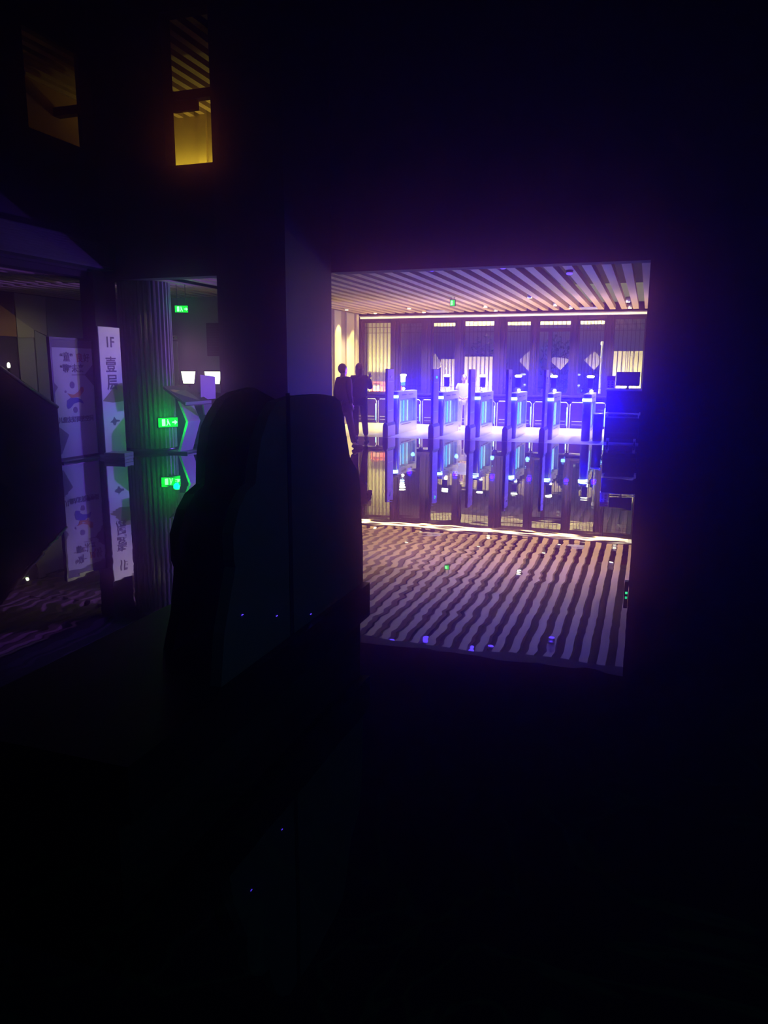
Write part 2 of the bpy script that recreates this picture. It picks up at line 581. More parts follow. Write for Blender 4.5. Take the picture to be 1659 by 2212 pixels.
# fluted cream screens standing outside the glass
def fluted(x0, x1, z0, z1, y=22.30, pitch=0.125, poly=None, name='fluted_screen', label='', cat='screen', group=None):
    r = thing(name, label, cat, ((x0 + x1) / 2, y, 0), 0, group)
    cx = (x0 + x1) / 2
    if poly is None:
        poly = [(x0, z0), (x1, z0), (x1, z1), (x0, z1)]
    MB().prism([(a - cx, b) for a, b in poly], 'y', 0.0, 0.03).build('backing', M_creamd, r)
    fl_ = MB()
    x = x0
    while x < x1 - 0.01:
        a, b = x + 0.010, min(x + pitch - 0.010, x1)
        zs = []
        for xx in (a, b):
            hit = []
            for (p, q), (p2, q2) in zip(poly, poly[1:] + poly[:1]):
                if (p - xx) * (p2 - xx) <= 0 and p != p2:
                    hit.append(q + (q2 - q) * (xx - p) / (p2 - p))
            zs.append((min(hit), max(hit)) if len(hit) >= 2 else None)
        if zs[0] and zs[1]:
            fl_.prism([(a - cx, zs[0][0]), (b - cx, zs[1][0]), (b - cx, zs[1][1] + 1e-4), (a - cx, zs[0][1] + 1e-4)], 'y', -0.025, -0.001)
        x += pitch
    fl_.build('flutes', M_cream, r)
    return r


fluted(-8.26, -7.18, 0.0, 3.02, label='tall cream fluted screen filling the leftmost window', name='fluted_screen')
fluted(-5.92, -5.30, 0.0, 1.90, label='narrow cream fluted screen in the third window from the left', pitch=0.11)
fluted(-5.22, -4.10, 0.0, 1.97, label='pinkish cream fluted screen behind the fourth window, below the dark upper glass')
fluted(-1.14, 0.06, 0.0, 2.12, label='cream fluted screen in the rightmost window behind the monitor', pitch=0.14)
MB_ = thing('red_poster_board', 'dull red board at the foot of the leftmost window screen', 'board', (-7.62, 22.2, 0))
MB().box((-0.50, 0, 0), (0.50, 0.03, 1.22)).build('panel', M_red, MB_)
for a_, b_ in ((-0.42, -0.2), (0.05, 0.35)):
    MB().box((a_, -0.01, 0.93), (b_, 0, 1.12)).build('print', mat('faded_print', (0.6, 0.3, 0.3), 0.7), MB_)

dia = [
    ('diamond_panel', [(-6.18, 1.90), (-6.06, 2.06), (-5.84, 1.72), (-6.02, 1.56), (-6.18, 1.56)], 'tan fluted diamond half hidden at the left of the third window'),
    ('diamond_panel', [(-3.56, 1.86), (-3.27, 2.14), (-3.00, 1.86), (-3.27, 1.55)], 'tan fluted diamond cut by the window post of the fifth window'),
    ('diamond_panel', [(-2.70, 1.87), (-2.58, 1.96), (-2.12, 1.90), (-2.38, 1.60)], 'tan fluted diamond with flattened top in the sixth window'),
    ('diamond_panel', [(-1.74, 1.87), (-1.47, 2.13), (-1.24, 1.87), (-1.46, 1.60)], 'tan fluted diamond near the white pole in the seventh window'),
]
for nm, poly, lab in dia:
    xs = [p[0] for p in poly]
    r = fluted(min(xs), max(xs), 0, 0, y=22.15, poly=poly, pitch=0.105, name=nm, label=lab, cat='panel', group='fluted diamonds in the windows')
    cx = (min(xs) + max(xs)) / 2
    lo = min(p[1] for p in poly)
    MB().tube([(0, 0.05, 0), (0, 0.05, lo + 0.12)], 0.012).box((-0.12, 0.0, 0), (0.12, 0.1, 0.02)).build('stand', M_blackm, r)

# pale soffit outside at the head of the windows
sof = MB()
sof.box((-6.3, 22.5, 2.87), (-1.2, 22.7, 3.28))
so = struct(sof.build('trim_10', M_cream))
lamp('soffit_wash', 'AREA', (-3.4, 22.05, 3.25), 200, (1.0, 0.86, 0.5), to=(-3.4, 22.6, 3.1), size=5.6, size_y=0.05)  # wash lamps added outside to brighten soffit, screens and diamonds
lamp('screen_wash_left', 'AREA', (-7.75, 21.98, 0.25), 520, (1.0, 0.84, 0.34), to=(-7.75, 22.4, 2.2), size=0.9, size_y=0.1)
lamp('screen_wash_mid', 'AREA', (-5.1, 21.98, 0.3), 260, (1.0, 0.76, 0.55), to=(-5.1, 22.4, 1.9), size=1.6, size_y=0.1)
lamp('screen_wash_right', 'AREA', (-0.55, 21.98, 0.3), 280, (1.0, 0.84, 0.36), to=(-0.55, 22.4, 1.9), size=1.0, size_y=0.1)
lamp('diamond_wash', 'AREA', (-2.3, 21.96, 0.6), 160, (1.0, 0.74, 0.5), to=(-2.3, 22.3, 1.95), size=2.4, size_y=0.1)

# the night garden beyond
struct(MB().box((-12, 21.9, -0.3), (6, 30, -0.02)).build('ground_outside', M_outdark))
struct(MB().box((-12, 27.5, 0), (6, 27.8, 4.5)).build('wall_garden', M_outdark))


def shrub(x, y, h, r, label):
    t = thing('shrub', label, 'shrub', (x, y, -0.02), 0, 'shrubs outside the windows')
    MB().tube([(0, 0, 0), (0.02, 0, h * 0.5), (0, 0.02, h * 0.8)], [0.04, 0.03, 0.015]).build('stem', M_outdark, t)
    m = MB()
    for k in range(420):
        a, b, q = random.uniform(0, 2 * PI), random.uniform(-1, 1), random.random() ** 0.4
        s_ = math.sqrt(1 - b * b)
        p = Vector((r * q * s_ * math.cos(a), r * q * s_ * math.sin(a), h * 0.62 + h * 0.38 * q * b))
        u = Vector((random.uniform(-1, 1), random.uniform(-1, 1), random.uniform(-1, 1))).normalized() * 0.07
        v = u.orthogonal().normalized() * 0.03
        m.quad([p - u, p + v, p + u, p - v])
    m.build('foliage', M_leaf, t)


shrub(-5.0, 24.6, 2.75, 0.75, 'leafy shrub in the dark beyond the fourth window')
shrub(-2.75, 24.6, 2.75, 0.65, 'leafy green shrub in the dark beyond the sixth window')
shrub(-1.5, 25.2, 1.7, 0.6, 'low shrub in the dark beyond the seventh window')
lamp('garden_fill', 'POINT', (-3.8, 24.6, 3.4), 62, (0.80, 0.86, 1.0), size=0.1)  # added lamp without a fitting, lightens the view behind the glass
lp = thing('light_pole', 'slim pale pole standing outside the seventh window', 'pole', (-1.32, 22.9, -0.02))
MB().tube([(0, 0, 0), (0, 0, 2.32)], [0.035, 0.028], 12).lathe([(0.08, 0), (0.08, 0.03)], (0, 0, 0), 16).build('shaft', M_paper, lp)
MB().lathe([(0.03, 0), (0.055, 0.03), (0.055, 0.08), (0.02, 0.11)], (0, 0, 2.32), 16).build('head', M_paper, lp)

# dark low panels under the windows, with pale edging
edges = [-8.34, -7.66, -6.28, -5.14, -4.06, -3.03, -2.03, -1.02, -0.10]
ordn = ['first', 'second', 'third', 'fourth', 'fifth', 'sixth', 'seventh', 'eighth', 'ninth', 'tenth', 'eleventh', 'twelfth', 'thirteenth', 'fourteenth']
M_dado = mat('dark_gloss_panel', (0.022, 0.008, 0.07), 0.3, 0.0, spec=0.3)
for i in range(8):
    x0, x1 = edges[i] + 0.03, edges[i + 1] - 0.03
    t = thing('low_panel', 'dark glossy low panel below the windows, %s from the left' % ordn[i], 'panel', ((x0 + x1) / 2, 21.50, 0), 0, 'dark low panels under the windows')
    h = (x1 - x0) / 2
    MB().box((-h + 0.02, 0, 0.03), (h - 0.02, 0.03, 0.70), 0.01).build('board', M_dado, t)
    MB().tube([(-h, 0.012, 0), (-h, 0.012, 0.66), (-h + 0.05, 0.012, 0.715), (h - 0.05, 0.012, 0.715), (h, 0.012, 0.66), (h, 0.012, 0)], 0.014).build('edging', M_alu, t)
    MB().box((-h + 0.06, -0.01, 0.19), (h - 0.06, 0, 0.205)).box((-h + 0.06, -0.01, 0.10), (h - 0.06, 0, 0.11)).build('rail', M_alu, t)
    MB().tube([(h - 0.015, -0.012, 0.08), (h - 0.015, -0.012, 0.58)], 0.012).build('led_glow', M_cyan, t)  # glow added for the turnstile LEDs reflected at the panel edge

# ------------------------------------------------------------------ ceiling fittings
dls = [(-8.10, 19.8), (-7.63, 21.3), (-6.20, 21.3), (-6.06, 19.88), (-4.23, 19.91), (-4.05, 21.3), (-2.74, 17.63), (-2.45, 19.95), (-2.2, 20.9), (-0.62, 19.3), (-0.62, 21.2)]
for i, (x, y) in enumerate(dls):
    # each sits in a gap between two slats
    k = round((-0.137 - 0.1475 - x) / 0.295)
    x = -0.137 - 0.1475 - 0.295 * k
    t = thing('downlight', 'small round downlight between ceiling slats, %s from the left' % ordn[i], 'downlight', (x, y, 3.19), 0, 'downlights in the slatted ceiling')
    MB().lathe([(0.060, 0), (0.060, 0.09), (0.05, 0.12)], n=20).box((-0.078, -0.02, 0.085), (0.078, 0.02, 0.10)).build('housing', M_alu, t)
    MB().lathe([(0.045, -0.006), (0.045, 0.0)], n=20).build('lens', M_white, t)
lamp('person_fill', 'SPOT', (-4.40, 18.6, 3.15), 330, (1.0, 0.88, 0.82), to=(-4.64, 19.9, 1.0), spot=42, blend=0.8, size=0.03)  # extra spot added to brighten the person in white
lamp('spot_corner', 'SPOT', (-8.0, 20.0, 3.12), 120, (1.0, 0.74, 0.34), to=(-8.34, 20.05, 0.8), spot=70, size=0.03)
lamp('spot_corner_b', 'SPOT', (-7.9, 21.1, 3.12), 90, (1.0, 0.74, 0.34), to=(-8.3, 21.1, 0.8), spot=70, size=0.03)
for i, (x, y, w2) in enumerate(((-5.69, 21.0, 0.26), (-1.59, 20.9, 0.22))):
    t = thing('air_vent', ('pale square air vent in the slatted ceiling above the third window', 'pale square air vent in the slatted ceiling above the seventh window')[i], 'air vent', (x, y, 3.17), 0, 'ceiling vents')
    MB().box((-w2, -0.25, 0), (w2, -0.21, 0.03)).box((-w2, 0.21, 0), (w2, 0.25, 0.03)).box((-w2, -0.21, 0), (-w2 + 0.04, 0.21, 0.03)).box((w2 - 0.04, -0.21, 0), (w2, 0.21, 0.03)).build('frame', M_paper, t)
    v = MB()
    for k in range(9):
        v.box((-w2 + 0.04, -0.19 + 0.045 * k, 0.006), (w2 - 0.04, -0.165 + 0.045 * k, 0.02))
    v.build('louvre', M_paper, t)


def exit_sign(loc, rz, label, w, h, arrow, hang=None, low=False):
    t = thing('exit_sign', label, 'exit sign', loc, rz, 'green exit signs')
    MB().box((-w / 2, 0, -h / 2), (w / 2, 0.04, h / 2), 0.006).build('housing', M_blackm, t)
    MB().box((-w / 2 + 0.012, -0.004, -h / 2 + 0.012), (w / 2 - 0.012, 0.0, h / 2 - 0.012)).build('face', M_green, t)
    s = MB()   # running figure, door and arrow
    u = h
    s.box((-0.30 * w, -0.008, -0.32 * u), (-0.14 * w, -0.004, 0.32 * u))
    s.ball((-0.02 * w, -0.008, 0.24 * u), (0.07 * u, 0.004, 0.08 * u), 8)
    s.prism([(-0.06 * w, 0.12 * u), (0.03 * w, 0.16 * u), (0.05 * w, -0.06 * u), (-0.03 * w, -0.08 * u)], 'y', -0.008, -0.004)
    s.prism([(-0.03 * w, -0.06 * u), (0.01 * w, -0.08 * u), (-0.06 * w, -0.32 * u), (-0.10 * w, -0.30 * u)], 'y', -0.008, -0.004)
    s.prism([(0.02 * w, -0.06 * u), (0.06 * w, -0.05 * u), (0.11 * w, -0.30 * u), (0.07 * w, -0.32 * u)], 'y', -0.008, -0.004)
    if arrow:
        a = arrow
        s.prism([(a * 0.20 * w, 0.07 * u), (a * 0.32 * w, 0.07 * u), (a * 0.32 * w, 0.24 * u), (a * 0.46 * w, 0.0), (a * 0.32 * w, -0.24 * u), (a * 0.32 * w, -0.07 * u), (a * 0.20 * w, -0.07 * u)][::a], 'y', -0.008, -0.004)
    s.build('symbol', M_greenw, t)
    if hang:
        for sg in (-0.3, 0.3):
            MB().tube([(w * sg, 0.02, h / 2), (w * sg, 0.02, h / 2 + hang)], 0.006).build('hanger', M_black, t)
    return t


exit_sign((-4.27, 17.0, 3.07), 0, 'small green exit sign hanging from the slats above the turnstiles', 0.13, 0.15, 0, hang=0.06)
exit_sign((-8.69, 13.0, 2.735), 0.45, 'green exit sign with arrow hanging above the two lit screens', 0.27, 0.15, 1, hang=0.39)
exit_sign((-8.70, 12.40, 0.575), 1.05, 'green exit sign fixed low on the fluted column', 0.42, 0.20, 1)
lamp('exit_low_glow', 'POINT', (-8.42, 12.18, 0.62), 6, (0.0, 1.0, 0.08), size=0.06)
lamp('exit_high_glow', 'POINT', (-8.55, 12.9, 2.86), 0.9, (0.0, 1.0, 0.10), size=0.05)
blue_disc = thing('ceiling_glow_disc', 'round disc glowing blue, added on the ceiling just inside the opening', 'glow_disc', (-1.33, 13.05, 3.155))  # glowing disc added in place of a blue reflection on the slats
MB().lathe([(0.03, 0), (0.055, 0.015), (0.06, 0.045)], n=20).build('body', M_paper, blue_disc)
MB().ball((0, 0, -0.004), (0.052, 0.052, 0.022), 14).build('glow_dot', M_bglow, blue_disc)

blue_disc['group'] = 'added blue glowing ceiling discs'
for (x, y, w_) in ((-4.1195, 12.40, 'first'), (-3.5295, 12.60, 'second'), (-2.6445, 12.42, 'third'), (-2.3495, 12.66, 'fourth')):
    copy_tree(blue_disc, (x, y, 3.235), 'added blue glowing ceiling disc right behind the lintel, %s from the left' % w_, 'added blue glowing ceiling discs')  # hidden discs added to put blue dots in the floor reflection

# ------------------------------------------------------------------ turnstiles and security gates
def turnstile(x, idx, label, reader):
    t = thing('turnstile', label, 'turnstile', (x, 17.78, 0), 0, 'turnstiles across the entrance')
    w = 0.095
    fr = MB()   # dark rounded front end
    fr.lathe([(0.098, 0.0), (0.098, 0.90)], (0, 0.09, 0), 28, sx=0.95, sy=0.9).build('front_column', M_gateside, t)
    MB().lathe([(0.100, 0.965), (0.100, 1.045), (0.085, 1.06)], (0, 0.09, 0), 28, sx=0.95, sy=0.9).build('cap', M_black, t)
    MB().lathe([(0.104, 0.90), (0.112, 0.925), (0.104, 0.965)], (0, 0.09, 0), 28, sx=0.98, sy=0.92).build('light_ring', M_ring, t)
    b = MB()
    b.box((-w, 0.17, 0.0), (w, 1.75, 0.26), 0.008)
    b.box((-w, 0.17, 0.86), (w, 1.75, 1.06), 0.012)
    b.box((-w, 0.17, 0.26), (w, 0.30, 0.86))
    b.box((-w, 1.62, 0.26), (w, 1.75, 0.86))
    b.box((-0.02, 0.30, 0.26), (0.02, 1.62, 0.86))
    b.build('body', M_steel, t)
    for y_, y2_, z_ in ((0.42, 0.80, 0.955), (1.0, 1.38, 0.955), (0.40, 1.2, 0.215)):
        MB().box((w, y_, z_), (w + 0.004, y2_, z_ + 0.02)).build('slot', M_black, t)
    MB().box((w - 0.014, 0.31, 0.27), (w - 0.006, 1.61, 0.85)).build('glass_panel', M_pglass, t)
    for y_, m_ in ((0.46, M_wtube), (0.72, M_cyan), (1.05, M_wtube)):
        MB().tube([(0.045, y_, 0.29), (0.045, y_, 0.82)], 0.018, 10).build('led_glow', m_, t)
    wing = MB().box((0.097, 0.98, 0.30), (0.34, 1.0, 0.82), 0.004).build('barrier_wing', M_pglass, t)
    # face reader on a short post
    MB().lathe([(0.055, 1.06), (0.05, 1.075), (0.016, 1.085), (0.016, 1.20)], (0, 0.82, 0), 16).build('reader_post', M_alu, t)
    rd = MB().box((-0.068, 0.80, 1.175), (0.068, 0.835, 1.42), 0.012).build('face_reader', M_black, t)
    if reader == 'screen':
        MB().prism([(-0.056, 1.19), (0.056, 1.19), (0.056, 1.29), (-0.056, 1.27)], 'y', 0.793, 0.799).build('screen', M_screenb, rd)
        MB().prism([(-0.056, 1.27), (0.056, 1.29), (0.066, 1.445), (-0.066, 1.445)], 'y', 0.791, 0.799).build('screen', M_white, rd)
    MB().lathe([(0.06, 0), (0.085, 0.02), (0.085, 0.045), (0.05, 0.06)], (0, 0.815, 1.42), 20, sy=0.45).build('light_bar', M_white, rd)
    MB().ball((0.045, 0.70, 1.115), (0.042, 0.03, 0.036), 14).tube([(0.045, 0.70, 1.055), (0.045, 0.70, 1.10)], 0.012).build('button_lamp', M_white, t)
    lamp('turnstile_blue_light', 'POINT', (x + (0.50 if idx < 5 else 0.26), 17.60, 0.90), BLUE_P, BLUE, size=0.05)
    lamp('turnstile_side_light', 'POINT', (x + 0.32, 18.45, 0.55), 0.8, (0.10, 0.25, 1.0), size=0.05)
    lamp('slat_fill', 'AREA', (x, 18.6, 1.50), SLAT_FILL_P, (1.0, 0.68, 0.44), to=(x, 18.6, 3.0), size=0.12)  # upward fill added above the reader to light the ceiling slats
    return t


BLUE_P = 120
SLAT_FILL_P = 17
xs = [-5.92, -4.77, -3.86, -2.99, -2.14, -1.29]
tl = ['steel turnstile with a lit white and blue screen, leftmost of the row',
      'steel turnstile left of the person in white, second of the row',
      'steel turnstile just right of the person in white, third of the row',
      'steel turnstile with blue ring light, fourth from the left',
      'steel turnstile with blue ring light, fifth from the left',
      'steel turnstile beside the black waste bin, rightmost of the row']
for i, x in enumerate(xs):
    turnstile(x, i, tl[i], 'screen' if i == 0 else 'bar')

gx = [-5.87, -4.74, -3.86, -3.00, -2.17]
gl_ = ['tall security gate post nearest the two people in black', 'tall security gate post with a green lamp, second from the left',
       'tall security gate post beside the person in white', 'tall security gate post, fourth from the left', 'tall security gate post, rightmost of the five']
for i, x in enumerate(gx):
    t = thing('security_gate', gl_[i], 'security gate', (x, 17.05, 0), 0, 'tall security gates before the turnstiles')
    MB().box((-0.028, 0.06, 0.33), (0.022, 0.54, 1.61), 0.008).build('front_edge', M_gateside, t)
    MB().box((0.022, 0.07, 0.34), (0.034, 0.53, 1.60), 0.004).build('side_panel', M_gate, t)
    b = MB()
    b.prism([(-0.065, 0), (0.055, 0), (0.055, 0.27), (0.030, 0.335), (-0.035, 0.335), (-0.065, 0.27)], 'y', 0.0, 0.60)
    b.build('base', M_gateside, t)
    MB().box((0.055, 0.02, 0.01), (0.062, 0.58, 0.265)).build('base_panel', M_gate, t)
    MB().box((0.034, 0.12, 1.30), (0.037, 0.50, 1.31)).box((0.034, 0.12, 0.62), (0.037, 0.50, 0.63)).build('seam', M_alu, t)
    MB().lathe([(0.03, 0), (0.03, 0.02)], (0, 0, 0), 14).build('lamp_lens', M_gled if i == 1 else M_alu, t).matrix_local = Matrix.Translation((0.032, 0.30, 1.42)) @ Matrix.Rotation(PI / 2, 4, 'Y')
    if i in (2, 3):
        MB().prism([(0.42, 1.40), (0.56, 1.56), (0.52, 1.40)], 'x', 0.034, 0.037).build('sticker', M_red, t)

# ------------------------------------------------------------------ desk, monitor, trolley, bin
d = thing('reception_desk', 'tall dark reception desk at the right end of the turnstiles', 'desk', (-0.47, 17.75, 0))
MB().box((-0.40, 0, 0.0), (0.36, 0.55, 1.15), 0.01).build('body', M_black, d)
MB().box((-0.42, -0.04, 1.15), (0.37, 0.60, 1.185), 0.006).build('top', M_steel, d)
MB().box((-0.36, -0.006, 0.98), (-0.28, 0, 1.03)).build('badge', M_gateside, d)
mo = thing('monitor', 'dark computer monitor standing on the reception desk', 'monitor', (-0.42, 18.0, 1.186))
MB().box((-0.26, -0.02, 0.07), (0.24, 0.02, 0.38), 0.008).build('housing', M_black, mo)
MB().box((-0.245, -0.024, 0.085), (0.225, -0.02, 0.365)).build('screen', M_gateside, mo)
MB().lathe([(0.10, 0), (0.10, 0.012), (0.025, 0.02), (0.022, 0.09)], (-0.01, 0.03, 0), 18).build('stand', M_black, mo)
cs = thing('notice_stand', 'small red and white acrylic notice stand on the desk left of the monitor', 'notice', (-0.80, 17.86, 1.186))
MB().box((-0.09, 0, 0), (0.11, 0.012, 0.30), 0.003).box((-0.09, -0.05, 0), (0.11, 0.06, 0.006)).build('holder', M_pglass, cs)
MB().box((-0.08, -0.004, 0.19), (0.10, -0.001, 0.29)).build('header', M_red, cs)
MB().box((-0.08, -0.004, 0.02), (0.10, -0.001, 0.19)).build('sheet', mat('pale_pink_card', (0.75, 0.5, 0.62), 0.7), cs)
q = MB()
for a in range(2):
    for b in range(3):
        q.box((-0.055 + 0.075 * a, -0.007, 0.04 + 0.05 * b), (-0.02 + 0.085 * a, -0.004, 0.07 + 0.05 * b))
q.build('print', mat('dark_red_print', (0.25, 0.05, 0.2), 0.7), cs)
pp = MB().prism([(-0.10, -0.06), (0.13, -0.07), (0.15, 0.08), (-0.08, 0.09)], 'z', 0, 0.012).build('paper_stack', M_paper, None, (-0.62, 17.84, 1.186))
tag(pp, 'loose white papers lying on the desk before the monitor', 'paper')
kb = thing('keyboard', 'pale keyboard at the right end of the desk top', 'keyboard', (-0.25, 17.86, 1.186))
MB().box((-0.14, -0.06, 0), (0.12, 0.06, 0.02), 0.005).build('case', M_paper, kb)
k_ = MB()
for a in range(9):
    for b in range(4):
        k_.box((-0.125 + 0.026 * a, -0.05 + 0.026 * b, 0.02), (-0.104 + 0.026 * a, -0.03 + 0.026 * b, 0.026))
k_.build('keys', M_alu, kb)

ct = thing('trolley', 'dark box trolley on casters in front of the reception desk', 'trolley', (-0.46, 17.0, 0))
MB().box((-0.37, 0, 0.16), (0.33, 0.5, 0.60), 0.015).build('box', mat('dark_blue_fabric', (0.02, 0.018, 0.03), 0.7), ct)
hb = MB()
hb.tube([(-0.35, 0.48, 0.68), (-0.36, 0.0, 0.68), (-0.30, -0.04, 0.69), (0.26, -0.04, 0.69), (0.33, 0.0, 0.68), (0.33, 0.48, 0.68)], 0.022, 10)
hb.tube([(-0.34, 0.02, 0.58), (-0.34, 0.02, 0.68)], 0.012).tube([(0.31, 0.02, 0.58), (0.31, 0.02, 0.68)], 0.012).tube([(-0.34, 0.45, 0.58), (-0.34, 0.45, 0.68)], 0.012).tube([(0.31, 0.45, 0.58), (0.31, 0.45, 0.68)], 0.012)
hb.build('handle', M_alu, ct)
MB().box((-0.37, -0.005, 0.27), (0.33, 0.0, 0.285)).build('trim_band', M_gateside, ct)
for sx_ in (-0.30, 0.26):
    for sy_ in (0.06, 0.44):
        w_ = MB()
        w_.lathe([(0.045, -0.014), (0.05, 0), (0.045, 0.014)], n=18)
        wo = w_.build('caster', M_gateside, ct)
        wo.matrix_local = Matrix.Translation((sx_, sy_, 0.05)) @ Matrix.Rotation(PI / 2, 4, 'Y')
        MB().box((sx_ - 0.025, sy_ - 0.02, 0.10), (sx_ + 0.025, sy_ + 0.02, 0.165)).box((sx_ - 0.022, sy_ - 0.012, 0.04), (sx_ - 0.016, sy_ + 0.012, 0.10)).box((sx_ + 0.016, sy_ - 0.012, 0.04), (sx_ + 0.022, sy_ + 0.012, 0.10)).build('caster_fork', M_alu, ct)

bn = thing('waste_bin', 'slim black waste bin standing between last turnstile and reception desk', 'bin', (-1.03, 17.98, 0))
MB().lathe([(0.10, 0), (0.105, 0.02), (0.115, 0.60)], n=28).build('body', M_black, bn)
MB().lathe([(0.12, 0.60), (0.122, 0.625), (0.09, 0.64), (0.085, 0.62)], n=28).build('rim', M_alu, bn)

# ------------------------------------------------------------------ people
def skin_mesh(verts, edges, radii, root, sub=2):
    me = bpy.data.meshes.new('sk')
    me.from_pydata([tuple(v) for v in verts], edges, [])
    o = bpy.data.objects.new('sk', me)
    C.objects.link(o)
    md = o.modifiers.new('s', 'SKIN')
    md.use_smooth_shade = True
    if not me.skin_vertices:
        me.attributes.new('skin_vertices', 'FLOAT', 'POINT')
    for i, r in enumerate(radii):
        me.skin_vertices[0].data[i].radius = (r, r) if not isinstance(r, tuple) else r
        me.skin_vertices[0].data[i].use_root = (i == root)
    ss = o.modifiers.new('u', 'SUBSURF')
    ss.levels = sub
    ss.render_levels = sub
    dg = bpy.context.evaluated_depsgraph_get()
    dg.update()
    out = bpy.data.meshes.new_from_object(o.evaluated_get(dg))
    bpy.data.objects.remove(o)
    return out


class Skel:
    def __init__(s):
        s.v, s.e, s.r, s.n = [], [], [], {}

    def add(s, name, p, r, parent=None):
        s.n[name] = len(s.v)
        s.v.append(Vector(p))
        s.r.append(r)
        if parent is not None:
            s.e.append((s.n[parent], s.n[name]))
        return s


def add_hand(sk, wrist, side, d, palm_n, curl=0.35, tag_='h'):
    """palm + five fingers; d: hand direction, palm_n: palm normal"""
    W_ = sk.v[sk.n[wrist]]
    d = Vector(d).normalized()
    nrm = Vector(palm_n)
    nrm = (nrm - d * nrm.dot(d)).normalized()
    lat = d.cross(nrm).normalized()
    sk.add(tag_ + 'palm', W_ + d * 0.055, (0.030, 0.017), wrist)
    L_f = [0.062, 0.072, 0.068, 0.052]
    for k in range(4):
        o_ = (k - 1.5) * 0.019
        b = W_ + d * 0.088 + lat * o_
        sk.add('%sf%d0' % (tag_, k), b, 0.0095, tag_ + 'palm')
        m_ = b + (d + nrm * curl * 0.5).normalized() * L_f[k] * 0.55
        sk.add('%sf%d1' % (tag_, k), m_, 0.0085, '%sf%d0' % (tag_, k))
        sk.add('%sf%d2' % (tag_, k), m_ + (d + nrm * curl * 1.6).normalized() * L_f[k] * 0.5, 0.007, '%sf%d1' % (tag_, k))
    tb = W_ + d * 0.035 + lat * side * -0.036
    sk.add(tag_ + 't0', tb, 0.011, tag_ + 'palm')
    sk.add(tag_ + 't1', tb + (d * 0.8 - lat * side * 0.5 + nrm * 0.3).normalized() * 0.045, 0.009, tag_ + 't0')


